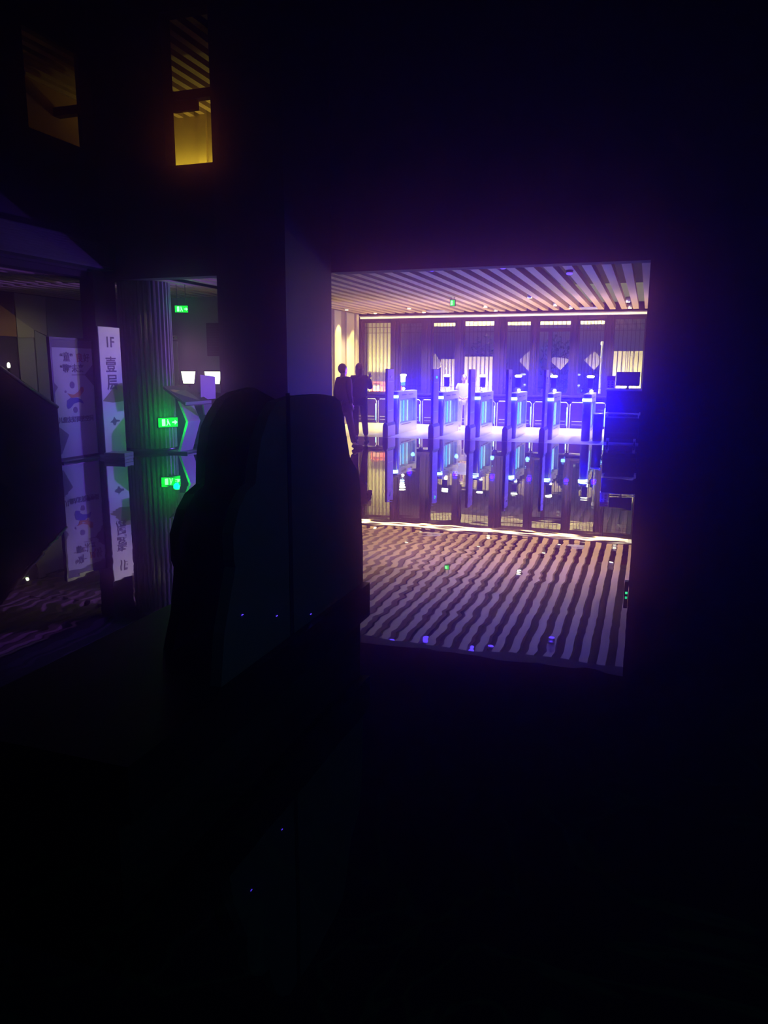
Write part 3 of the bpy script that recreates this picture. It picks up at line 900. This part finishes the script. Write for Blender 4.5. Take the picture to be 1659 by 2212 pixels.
def person(label, loc, rz, H, J, cloth, hair_long, skin_show=True, extra=None):
    """figure facing local -Y, measures for 1.70 m scaled to H; J overrides joints"""
    k = H / 1.70
    D = dict(pelvis=(0, 0, 0.94), waist=(0, 0, 1.08), chest=(0, 0.0, 1.28), neckb=(0, 0.01, 1.44), neck=(0, 0.0, 1.52),
             shL=(0.165, 0.0, 1.40), elL=(0.235, 0.02, 1.12), wrL=(0.225, -0.05, 0.88), shR=(-0.165, 0.0, 1.40), elR=(-0.235, 0.02, 1.12), wrR=(-0.225, -0.05, 0.88),
             hipL=(0.095, 0, 0.90), knL=(0.10, -0.015, 0.50), anL=(0.10, 0.02, 0.085), toeL=(0.11, -0.16, 0.035),
             hipR=(-0.095, 0, 0.90), knR=(-0.10, -0.015, 0.50), anR=(-0.10, 0.02, 0.085), toeR=(-0.11, -0.16, 0.035), head=(0, -0.015, 1.60), hdL=None, hdR=None)
    D.update(J)
    t = thing('person', label, 'person', loc, rz)
    V = lambda n_: Vector(D[n_])
    sk = Skel()
    sk.add('pelvis', V('pelvis'), (0.135, 0.10)).add('waist', V('waist'), (0.115, 0.085), 'pelvis').add('chest', V('chest'), (0.135, 0.10), 'waist')
    sk.add('neckb', V('neckb'), 0.06, 'chest').add('neck', V('neck'), 0.052, 'neckb').add('headc', V('head') + Vector((0, 0, 0.0)), 0.06, 'neck')
    for s_, sg in (('L', 1), ('R', -1)):
        sk.add('sh' + s_, V('sh' + s_), 0.056, 'chest').add('el' + s_, V('el' + s_), 0.042, 'sh' + s_).add('wr' + s_, V('wr' + s_), 0.027, 'el' + s_)
        dd = D['hd' + s_] or (V('wr' + s_) - V('el' + s_))
        add_hand(sk, 'wr' + s_, sg, dd, (-sg, 0, 0) if D['hd' + s_] is None else (0, -1, 0.2), tag_='hand' + s_)
        sk.add('hip' + s_, V('hip' + s_), 0.085, 'pelvis').add('kn' + s_, V('kn' + s_), 0.056, 'hip' + s_).add('an' + s_, V('an' + s_), 0.040, 'kn' + s_)
        sk.add('toe' + s_, V('toe' + s_), 0.033, 'an' + s_)
    me = skin_mesh(sk.v, sk.e, sk.r, 0, 1)
    bm = bmesh.new()
    bm.from_mesh(me)
    # head: skull, jaw, nose, ears, eyes and mouth in the same mesh
    hc = V('head')
    hm = MB()
    hm.bm.free()
    hm.bm = bm
    hm.ball(hc + Vector((0, 0.005, 0.015)), (0.076, 0.095, 0.105), 16)
    hm.ball(hc + Vector((0, -0.020, -0.045)), (0.060, 0.068, 0.068), 14)
    hm.tube([hc + Vector((0, -0.085, 0.015)), hc + Vector((0, -0.105, -0.022)), hc + Vector((0, -0.085, -0.032))], [0.008, 0.015, 0.010], 8)
    for sx in (-1, 1):
        hm.ball(hc + Vector((sx * 0.078, 0.012, -0.005)), (0.010, 0.020, 0.032), 8)
        hm.ball(hc + Vector((sx * 0.030, -0.081, 0.018)), (0.013, 0.010, 0.008), 8, 1)
    hm.ball(hc + Vector((0, -0.083, -0.058)), (0.024, 0.008, 0.007), 8, 2)
    o = hm.build('body', [M_skin, M_hair, M_red], t)
    for p in o.data.polygons:
        p.use_smooth = True
    # clothing
    def garment(name, chain, m):
        g = Skel()
        for nm, p, r, par in chain:
            g.add(nm, p, r, par)
        gm = skin_mesh(g.v, g.e, g.r, 0, 2)
        gm.materials.clear()
        gm.materials.append(m)
        go = bpy.data.objects.new(name, gm)
        C.objects.link(go)
        go.parent = t
        for p in gm.polygons:
            p.use_smooth = True
        return go
    up = [('w', V('pelvis') + Vector((0, 0, -0.02 - cloth.get('hem', 0))), (cloth.get('wide', 1) * 0.185, 0.15), None), ('m', V('waist'), (cloth.get('wide', 1) * 0.172, 0.135), 'w'), ('c', V('chest'), (cloth.get('wide', 1) * 0.18, 0.14), 'm'), ('n', V('neckb') + Vector((0, 0, -0.01)), 0.085, 'c')]
    sl = cloth.get('sleeve', 1.0)
    for s_ in 'LR':
        e_ = V('el' + s_)
        up.append(('s' + s_, V('sh' + s_), 0.078, 'c'))
        if sl >= 1:
            up += [('e' + s_, e_, 0.060, 's' + s_), ('r' + s_, V('wr' + s_) * 0.94 + e_ * 0.06, 0.045, 'e' + s_)]
        else:
            up.append(('e' + s_, V('sh' + s_).lerp(e_, sl), 0.066, 's' + s_))
    garment(cloth.get('top_name', 'jacket'), up, cloth['top'])
    lo = [('p', V('pelvis'), (0.155, 0.12), None)]
    for s_ in 'LR':
        lo += [('h' + s_, V('hip' + s_), 0.105, 'p'), ('k' + s_, V('kn' + s_), 0.078, 'h' + s_), ('a' + s_, V('an' + s_) + Vector((0, 0, 0.02)), 0.066, 'k' + s_)]
    garment('trousers', lo, cloth['bottom'])
    for s_ in 'LR':
        a, b = V('an' + s_), V('toe' + s_)
        shm = MB()
        shm.tube([Vector((a.x, a.y, 0.045)) + (a - b).normalized() * 0.05, Vector((a.x, a.y, 0.05)), (a + b) / 2 - Vector((0, 0, (a.z + b.z) / 2 - 0.045)), Vector((b.x, b.y, 0.036)), Vector((b.x, b.y, 0.03)) + (b - a).normalized() * 0.03], [0.030, 0.045, 0.046, 0.036, 0.018], 12)
        shm.build('shoe', cloth['shoe'], t)
    # hair
    hr = MB()
    hr.ball(hc + Vector((0, 0.022, 0.030)), (0.088, 0.098, 0.108), 18)
    if hair_long:
        hr.ball(hc + Vector((0, 0.055, -0.05)), (0.088, 0.065, 0.13), 16)
        hr.ball(hc + Vector((0, 0.06, -0.15)), (0.078, 0.05, 0.10), 14)
    hr.build('hair', cloth['hair'], t)
    if extra:
        extra(t)
    t.scale = (k, k, k)
    return t


def bag(t):
    b = MB()
    b.box((-0.085, -0.09, 0.80), (0.085, 0.09, 1.02), 0.03, rot=Matrix.Translation((0.25, 0.03, 0)) @ Matrix.Rotation(0.2, 4, 'Z'))
    b.build('shoulder_bag', M_black, t)
    MB().tube([(0.25, 0.05, 1.0), (0.16, 0.14, 1.25), (0.05, 0.13, 1.40), (-0.10, 0.06, 1.46), (-0.12, -0.06, 1.44)], 0.012).build('bag_strap', M_black, t)


# seen from behind, left hand lifted beside the face (the figure faces +Y, so rz = pi)
person('person in black with shoulder bag, seen from behind, one hand raised', (-6.13, 16.0, 0), PI + 0.25, 1.70,
       dict(elR=(-0.10, 0.0, 1.10), elL=(0.25, 0.03, 1.13), wrL=(0.24, -0.06, 0.92), shL=(0.165, 0, 1.40),
            shR=(-0.165, 0, 1.40), wrR=(0.0, -0.2, 1.0), anL=(0.06, 0.05, 0.085), toeL=(0.08, -0.13, 0.035)) | dict(
            elR=(0.24, -0.02, 1.14), wrR=(0.23, -0.08, 0.92), shR=(0.165, 0, 1.40), shL=(-0.165, 0, 1.40), elL=(-0.24, -0.10, 1.16), wrL=(-0.21, -0.20, 1.40), hdL=(0, -0.2, 1),
            hipL=(-0.095, 0, 0.9), knL=(-0.11, -0.03, 0.5), anL=(-0.15, -0.02, 0.085), toeL=(-0.17, -0.18, 0.035), hipR=(0.095, 0, 0.9), knR=(0.09, -0.01, 0.5), anR=(0.06, 0.04, 0.085), toeR=(0.07, -0.12, 0.035)),
       dict(top=M_coat, bottom=M_trous, shoe=M_shoe, hair=M_hair, hem=0.05, wide=1.12), True, extra=bag)
person('person in a long black coat nearest the dark pillar, stepping to the right', (-5.90, 14.5, 0), PI - 0.5, 1.68,
       dict(head=(0.05, -0.03, 1.60), neck=(0.03, -0.01, 1.52), neckb=(0.02, 0, 1.44), knR=(-0.16, -0.05, 0.50), anR=(-0.34, 0.0, 0.085), toeR=(-0.40, -0.15, 0.035), knL=(0.10, 0, 0.5),
            elR=(-0.22, 0.03, 1.12), wrR=(-0.20, -0.05, 0.90)),
       dict(top=M_coat, bottom=M_trous, shoe=M_shoe, hair=M_hair, hem=0.28, wide=1.15), False)
person('young person in white shirt and white trousers standing by the third turnstile', (-4.64, 19.9, 0), 0.3, 1.44,
       dict(elL=(0.25, 0.03, 1.14), wrL=(0.10, -0.20, 1.02), elR=(-0.25, 0.03, 1.14), wrR=(-0.09, -0.20, 1.00), hdL=(-0.6, -0.5, -0.2), hdR=(0.6, -0.5, -0.2)),
       dict(top=M_wshirt, bottom=M_wpants, shoe=M_paper, hair=M_hairb, sleeve=0.55, top_name='t_shirt'), False)

# ------------------------------------------------------------------ signs, kiosk and things on the left
M_sign = mat('pale_pink_sign_board', (0.78, 0.66, 0.70), 0.45, vary=0.04)
M_ink = mat('grey_sign_ink', (0.13, 0.09, 0.15), 0.6)
s1 = thing('floor_sign', 'tall narrow pale sign board reading 1F beside the dark column', 'sign', (-9.2, 11.47, 0))
MB().box((-0.05, -0.30, 0.06), (-0.005, 0.30, 2.33), 0.004).build('backing', M_black, s1)
MB().box((-0.005, -0.285, 0.07), (0.0, 0.29, 2.32)).build('face', M_sign, s1)
MB().box((-0.10, -0.34, 0.0), (0.12, 0.34, 0.06), 0.006).build('base', M_gate, s1)
text_mesh('1F', 0.26, M_ink, s1, loc=(0.002, 0.0, 2.05), bold=0.004)
text_mesh('壹', 0.30, M_ink, s1, loc=(0.002, 0.0, 1.64), bold=0.004)
text_mesh('层', 0.30, M_ink, s1, loc=(0.002, 0.01, 1.33), bold=0.004)
MB().prism([(-0.28, 1.02), (-0.10, 1.15), (0.03, 1.26), (0.15, 1.32), (0.285, 1.33), (0.285, 1.00), (0.0, 0.98)], 'x', 0.0001, 0.0015).build('mountain_print', mat('ochre_mountain', (0.30, 0.24, 0.06), 0.6), s1)
MB().prism([(-0.12, 0.63), (-0.04, 0.67), (0.0, 0.73), (0.05, 0.67), (0.15, 0.66), (0.15, 0.63), (0.06, 0.63), (0.03, 0.57), (-0.02, 0.57), (-0.05, 0.62)], 'x', 0.0001, 0.002).build('emblem', M_ink, s1)
pl = thing('metal_plate', 'low lavender metal block on the floor before the 1F sign', 'block', (-8.95, 11.14, 0), 0.15)
MB().box((-0.14, -0.16, 0), (0.26, 0.14, 0.05), 0.004).box((-0.14, -0.16, 0.055), (0.26, 0.14, 0.12), 0.004).build('plate', M_gate, pl)

M_post = mat('lilac_poster', (0.50, 0.46, 0.62), 0.5, vary=0.04)
M_postd = mat('deep_violet_print', (0.12, 0.09, 0.20), 0.6)
p1 = thing('poster_stand', 'wide black framed poster stand with lilac poster and Chinese lettering', 'poster stand', (-9.45, 10.80, 0))
MB().box((-0.06, -0.53, 0.0), (-0.012, 0.53, 2.11), 0.006).build('backing', M_black, p1)
MB().box((-0.012, -0.53, 0.03), (0.004, -0.49, 2.11)).box((-0.012, 0.49, 0.03), (0.004, 0.53, 2.11)).box((-0.012, -0.49, 2.07), (0.004, 0.49, 2.11)).box((-0.012, -0.49, 0.03), (0.004, 0.49, 0.07)).build('frame', M_black, p1)
MB().box((-0.012, -0.49, 0.07), (-0.006, 0.49, 2.07)).build('poster', M_post, p1)
MB().box((-0.10, -0.58, 0.0), (0.16, 0.58, 0.03), 0.004).build('base', M_black, p1)
MB().box((-0.006, -0.49, 1.94), (-0.004, 0.49, 2.07)).build('header_band', M_postd, p1)
for pts in ([(0.49, 1.66), (0.27, 1.48), (0.49, 1.28)], [(-0.49, 1.36), (-0.40, 1.28), (-0.49, 1.18)], [(-0.49, 0.64), (-0.22, 0.46), (-0.42, 0.14), (-0.49, 0.14)]):
    MB().prism(pts, 'x', -0.006, -0.004).build('corner_print', M_postd, p1)
MB().box((-0.006, -0.05, 1.475), (-0.004, 0.30, 1.487)).build('line_print', M_postd, p1)
text_mesh('“童”', 0.17, M_postd, p1, loc=(-0.003, -0.15, 1.775), bold=0.003)
text_mesh('良', 0.17, mat('red_ink', (0.40, 0.08, 0.16), 0.6), p1, loc=(-0.003, 0.16, 1.765), bold=0.003)
text_mesh('好', 0.16, M_postd, p1, loc=(-0.003, 0.34, 1.765), bold=0.002)
text_mesh('“聊”未来', 0.15, M_postd, p1, loc=(-0.003, -0.03, 1.585), bold=0.003)
text_mesh('儿童友好阅读空间', 0.108, M_postd, p1, loc=(-0.003, -0.01, 0.71), bold=0.003)
O = lambda pts: [(a - 10.80, b) for a, b in pts]
MB().prism(O([(10.61, 1.17), (10.76, 1.14), (10.88, 1.19), (10.95, 1.27), (11.01, 1.27), (11.02, 1.20), (10.90, 1.10), (10.70, 1.09)]), 'x', -0.006, -0.003).build('orange_swoosh', mat('orange_print', (0.50, 0.17, 0.06), 0.6), p1)
MB().prism(O([(10.57, 0.95), (10.59, 1.05), (10.68, 1.09), (10.83, 1.09), (10.95, 1.05), (11.00, 0.98), (10.88, 1.01), (10.76, 0.99), (10.67, 0.92), (10.60, 0.90)]), 'x', -0.006, -0.0035).build('blue_swoosh', mat('blue_print', (0.06, 0.05, 0.50), 0.6), p1)
for (y_, z_, r_) in ((10.78, 0.88, 0.055), (10.74, 1.31, 0.06), (10.57, 1.20, 0.022)):
    MB().prism([(y_ - 10.80 + r_ * math.cos(2 * PI * k / 16), z_ + r_ * math.sin(2 * PI * k / 16)) for k in range(16)], 'x', -0.006, -0.0035).build('dot_print', mat('dusk_print', (0.16, 0.10, 0.30), 0.6), p1)

st = thing('stair_balustrade', 'black sloping stair balustrade at the far left edge', 'balustrade', (-8.95, 8.0, 0))
MB().prism([(-1.6, 0), (1.80, 0), (1.80, 0.96), (1.13, 1.33), (0.76, 1.56), (-1.6, 3.0)], 'x', -0.06, 0.0).build('panel', M_blackm, st)
MB().tube([(0.0, -1.6, 3.03), (0.0, 0.76, 1.58), (0.0, 1.80, 0.98)], 0.03).build('handrail', M_black, st)
wl_ = thing('stair_lamp', 'tiny bright lamp glinting on top of the stair balustrade', 'lamp', (-8.97, 8.90, 1.60))
MB().ball((0, 0, 0.035), (0.02, 0.025, 0.045), 10).build('bulb', M_white, wl_)
MB().lathe([(0.022, -0.05), (0.022, 0.0)], n=12).build('socket', M_black, wl_)

k1 = thing('reading_kiosk', 'tilted table kiosk on a bent leg, between fluted column and pillar', 'kiosk', (-8.35, 12.5, 0))
lg = MB()
for (a, b) in (((-0.02, -0.22, 0.04), (0.09, -0.08, 0.60)), ((0.09, -0.08, 0.60), (-0.24, 0.16, 0.97))):
    lg.slab([a, (a[0], a[1] + 0.42, a[2]), (b[0], b[1] + 0.42, b[2]), b], (-0.05, 0, 0))
lg.build('leg', mat('white_lacquer', (0.62, 0.56, 0.66), 0.4), k1)
MB().box((-0.28, -0.26, 0), (0.16, 0.30, 0.04), 0.006).build('base', M_black, k1)
tp = MB()
tp.slab([(0.0, -0.02, 0.94), (0.2, 0.57, 0.96), (-0.40, 0.65, 1.27), (-0.24, -0.36, 1.27)], (0, 0, -0.05))
tp.build('table_top', mat('dark_table', (0.06, 0.05, 0.055), 0.5), k1)
MB().slab([(-0.03, 0.02, 0.975), (-0.20, -0.20, 1.20), (-0.29, 0.25, 1.20), (-0.02, 0.25, 0.985)], (0, 0, 0.004)).build('timber_inlay', mat('orange_timber', (0.55, 0.28, 0.10), 0.5), k1)
MB().slab([(0.0, -0.02, 0.91), (0.2, 0.57, 0.93), (0.205, 0.57, 0.985), (0.005, -0.02, 0.965)], (0.012, -0.004, 0)).build('front_lip', mat('white_lacquer', (0.62, 0.56, 0.66), 0.4), k1)
MB().slab([(0.02, 0.50, 0.99), (0.06, 0.98, 1.0), (0.06, 0.98, 1.44), (0.0, 0.54, 1.48)], (-0.03, 0, 0)).build('upright_panel', mat('grey_panel', (0.36, 0.33, 0.38), 0.5), k1)
MB().slab([(0.13, 0.45, 0.70), (0.15, 0.62, 0.70), (0.16, 0.66, 0.91), (0.12, 0.42, 0.91)], (-0.03, 0, 0)).build('bracket', M_greywall, k1)

cn = thing('counter', 'low dark counter carrying the two lit screens', 'counter', (-9.0, 14.15, 0))
MB().box((-0.75, -0.15, 0), (0.85, 0.45, 1.06), 0.01).build('carcass', M_black, cn)
MB().box((-0.78, -0.18, 1.06), (0.88, 0.48, 1.09), 0.004).build('top', M_black, cn)
for i, (x, w2) in enumerate(((-9.29, 0.175), (-8.69, 0.20))):
    t = thing('display_screen', ('bright white screen on the counter, the left one fully visible', 'bright white screen on the counter, half hidden by the kiosk panel')[i], 'screen', (x, 14.05, 1.091), 0, 'lit screens on the counter')
    MB().prism([(-w2 - 0.02, 0.47), (w2 + 0.02, 0.47), (w2 - 0.03, 0.17), (-w2 + 0.03, 0.17)], 'y', 0.0, 0.04).build('housing', M_blackm, t)
    MB().prism([(-w2, 0.445), (w2, 0.445), (w2 - 0.045, 0.19), (-w2 + 0.045, 0.19)], 'y', -0.004, 0.0).build('glass', M_screen, t)
    MB().lathe([(0.09, 0), (0.09, 0.012), (0.02, 0.02), (0.02, 0.2)], (0, 0.03, 0), 16).build('stand', M_black, t)
nb_ = thing('notice_board', 'dark louvred notice board on the grey-green wall beside the pillar', 'notice board', (-9.35, 15.455, 1.88))
MB().box((-0.34, 0, 0), (0.34, 0.04, 0.74), 0.005).build('board', M_black, nb_)
v = MB()
for k in range(12):
    v.box((-0.31, -0.006, 0.04 + 0.056 * k), (0.31, 0, 0.058 + 0.056 * k))
v.build('line_print', M_gateside, nb_)
dr = MB().box((-10.72, 15.46, 0), (-10.50, 15.5, 2.22)).build('door_1', mat('pale_door', (0.70, 0.70, 0.64), 0.5))
struct(dr)
wl = thing('wall_sensor', 'small pale wall sensor at the top of the pale door edge', 'sensor', (-10.58, 15.44, 2.26))
MB().box((-0.08, 0, 0), (0.08, 0.06, 0.09), 0.015).build('case', M_paper, wl)
MB().ball((0.02, -0.002, 0.04), (0.02, 0.008, 0.02), 10).build('lens', M_black, wl)

# contour-cut boards on a plinth, close on the left
pn = thing('display_plinth', 'low dark plinth under the contour boards, near left', 'plinth', (-1.46, 3.98, 0))
MB().box((-0.85, -2.2, 0.19), (0.0, 0.0, 0.39)).build('body', M_black, pn)
MB().box((-0.83, -2.2, 0.0), (-0.05, -0.03, 0.19)).build('toe_kick', M_blackm, pn)
M_cf = mat('grey_contour_board', (0.12, 0.13, 0.16), 0.5)


def contour(name, label, x, y0, left, right, m, seam=None):
    t = thing(name, label, 'board', (x, y0, 0.391), 0, 'contour-cut display boards')
    pts = [(a - y0, b - 0.391) for a, b in left + right]
    MB().prism(pts, 'x', -0.05, 0.0).build('board', m, t)
    if seam:
        MB().box((0.0, seam - y0 - 0.018, 0.0), (0.003, seam - y0 + 0.018, 1.12)).build('seam', M_blackm, t)
    return t


cf = contour('contour_board', 'dark grey wavy contour board on the plinth, the nearer one', -1.5, 3.2,
        [(2.40, 0.391), (2.44, 0.6), (2.54, 0.84), (2.53, 0.87), (2.53, 0.98), (2.58, 1.07), (2.65, 1.13), (2.72, 1.15), (2.74, 1.23), (2.78, 1.33), (2.85, 1.42), (2.93, 1.475), (3.1, 1.495)],
        [(3.4, 1.495), (3.56, 1.48), (3.64, 1.45), (3.69, 1.36), (3.72, 1.27), (3.75, 1.2), (3.77, 1.15), (3.83, 1.10), (3.90, 1.05), (3.93, 0.95), (3.945, 0.80), (3.97, 0.60), (3.97, 0.391)], M_cf, 3.03)
led = MB()
contour('contour_board', 'black wavy contour board on the plinth, behind the grey one', -1.90, 3.4,
        [(2.66, 0.391), (2.73, 0.55), (2.77, 0.74), (2.75, 0.78), (2.75, 0.90), (2.81, 1.0), (2.88, 1.06), (2.97, 1.09), (2.98, 1.19), (2.99, 1.24), (3.03, 1.35), (3.09, 1.41), (3.17, 1.47), (3.27, 1.50)],
        [(3.46, 1.52), (3.7, 1.45), (3.9, 1.2), (3.95, 0.9), (3.95, 0.391)], M_blackm)
for i, (y_, z_) in enumerate(((2.58, 0.63), (2.88, 0.53), (3.24, 0.425))):
    MB().box((0.0, y_ - 3.2 - 0.006, z_ - 0.391), (0.002, y_ - 3.2 + 0.006, z_ - 0.389)).build('glow_dot', M_bglow, cf)  # small glowing blue dots added on the board

sb = thing('socket_box', 'small black floor box with a green light at the right edge of the opening', 'box', (-0.052, 5.60, 0))
MB().box((-0.014, -0.03, 0), (0.014, 0.03, 0.10), 0.004).build('case', M_black, sb)
MB().box((-0.006, -0.034, 0.010), (0.010, -0.03, 0.026)).build('glow_dot', M_gled, sb)

# ------------------------------------------------------------------ dim light in the rooms on the left, partly from added spots
lamp('left_room_dim', 'SPOT', (-11.6, 13.4, 3.12), 22, (1.0, 0.80, 0.72), to=(-12.6, 13.4, 0), spot=140, blend=1.0, size=0.03)
lamp('left_room_floor', 'SPOT', (-11.0, 9.2, 3.12), 6, (1.0, 0.85, 0.7), to=(-11.0, 9.6, 0), spot=120, blend=1.0, size=0.03)
lamp('screen_spill', 'POINT', (-9.3, 14.2, 2.0), 3.0, (0.85, 1.0, 0.80), size=0.2)
lamp('blue_fill', 'SPOT', (-4.9, 16.2, 1.2), 1050, (0.20, 0.05, 1.0), to=(-9.3, 11.2, 1.25), spot=58, blend=0.4, size=0.06)  # added spot without a fitting, strengthens the turnstile blue on the signs
lamp('poster_fill', 'SPOT', (-6.7, 9.9, 1.9), 40, (0.42, 0.16, 1.0), to=(-9.45, 10.85, 1.0), spot=52, blend=0.8, size=0.04)  # spot added in the lobby only to brighten the poster
lamp('sign_pink_fill', 'SPOT', (-7.6, 12.7, 3.12), 80, (1.0, 0.68, 0.76), to=(-9.2, 11.4, 2.1), spot=38, blend=0.8, size=0.04)  # added spot that tints the top of the sign pink
lamp('left_hall_down', 'SPOT', (-8.0, 13.2, 3.12), 14, (1.0, 0.75, 0.80), to=(-8.8, 12.6, 0.5), spot=90, blend=1.0, size=0.03)

# ------------------------------------------------------------------ scatter volume added to imitate lens bloom around the opening
hz = bpy.data.materials.new('bloom_scatter')
hz.use_nodes = True
nt = hz.node_tree
nt.nodes.clear()
ho = nt.nodes.new('ShaderNodeOutputMaterial')
vs = nt.nodes.new('ShaderNodeVolumeScatter')
vs.inputs['Color'].default_value = (0.75, 0.25, 1.0, 1)
vs.inputs['Density'].default_value = 0.082
vs.inputs['Anisotropy'].default_value = 0.970
nt.links.new(vs.outputs[0], ho.inputs['Volume'])
ha = MB().box((-7.0, -2.9, 0.02), (5.9, 6.0, 6.0)).build('bloom_volume', hz)
ha['kind'] = 'stuff'
ha['label'] = 'added scatter volume imitating blue lens bloom around the opening'
ha['category'] = 'bloom_volume'
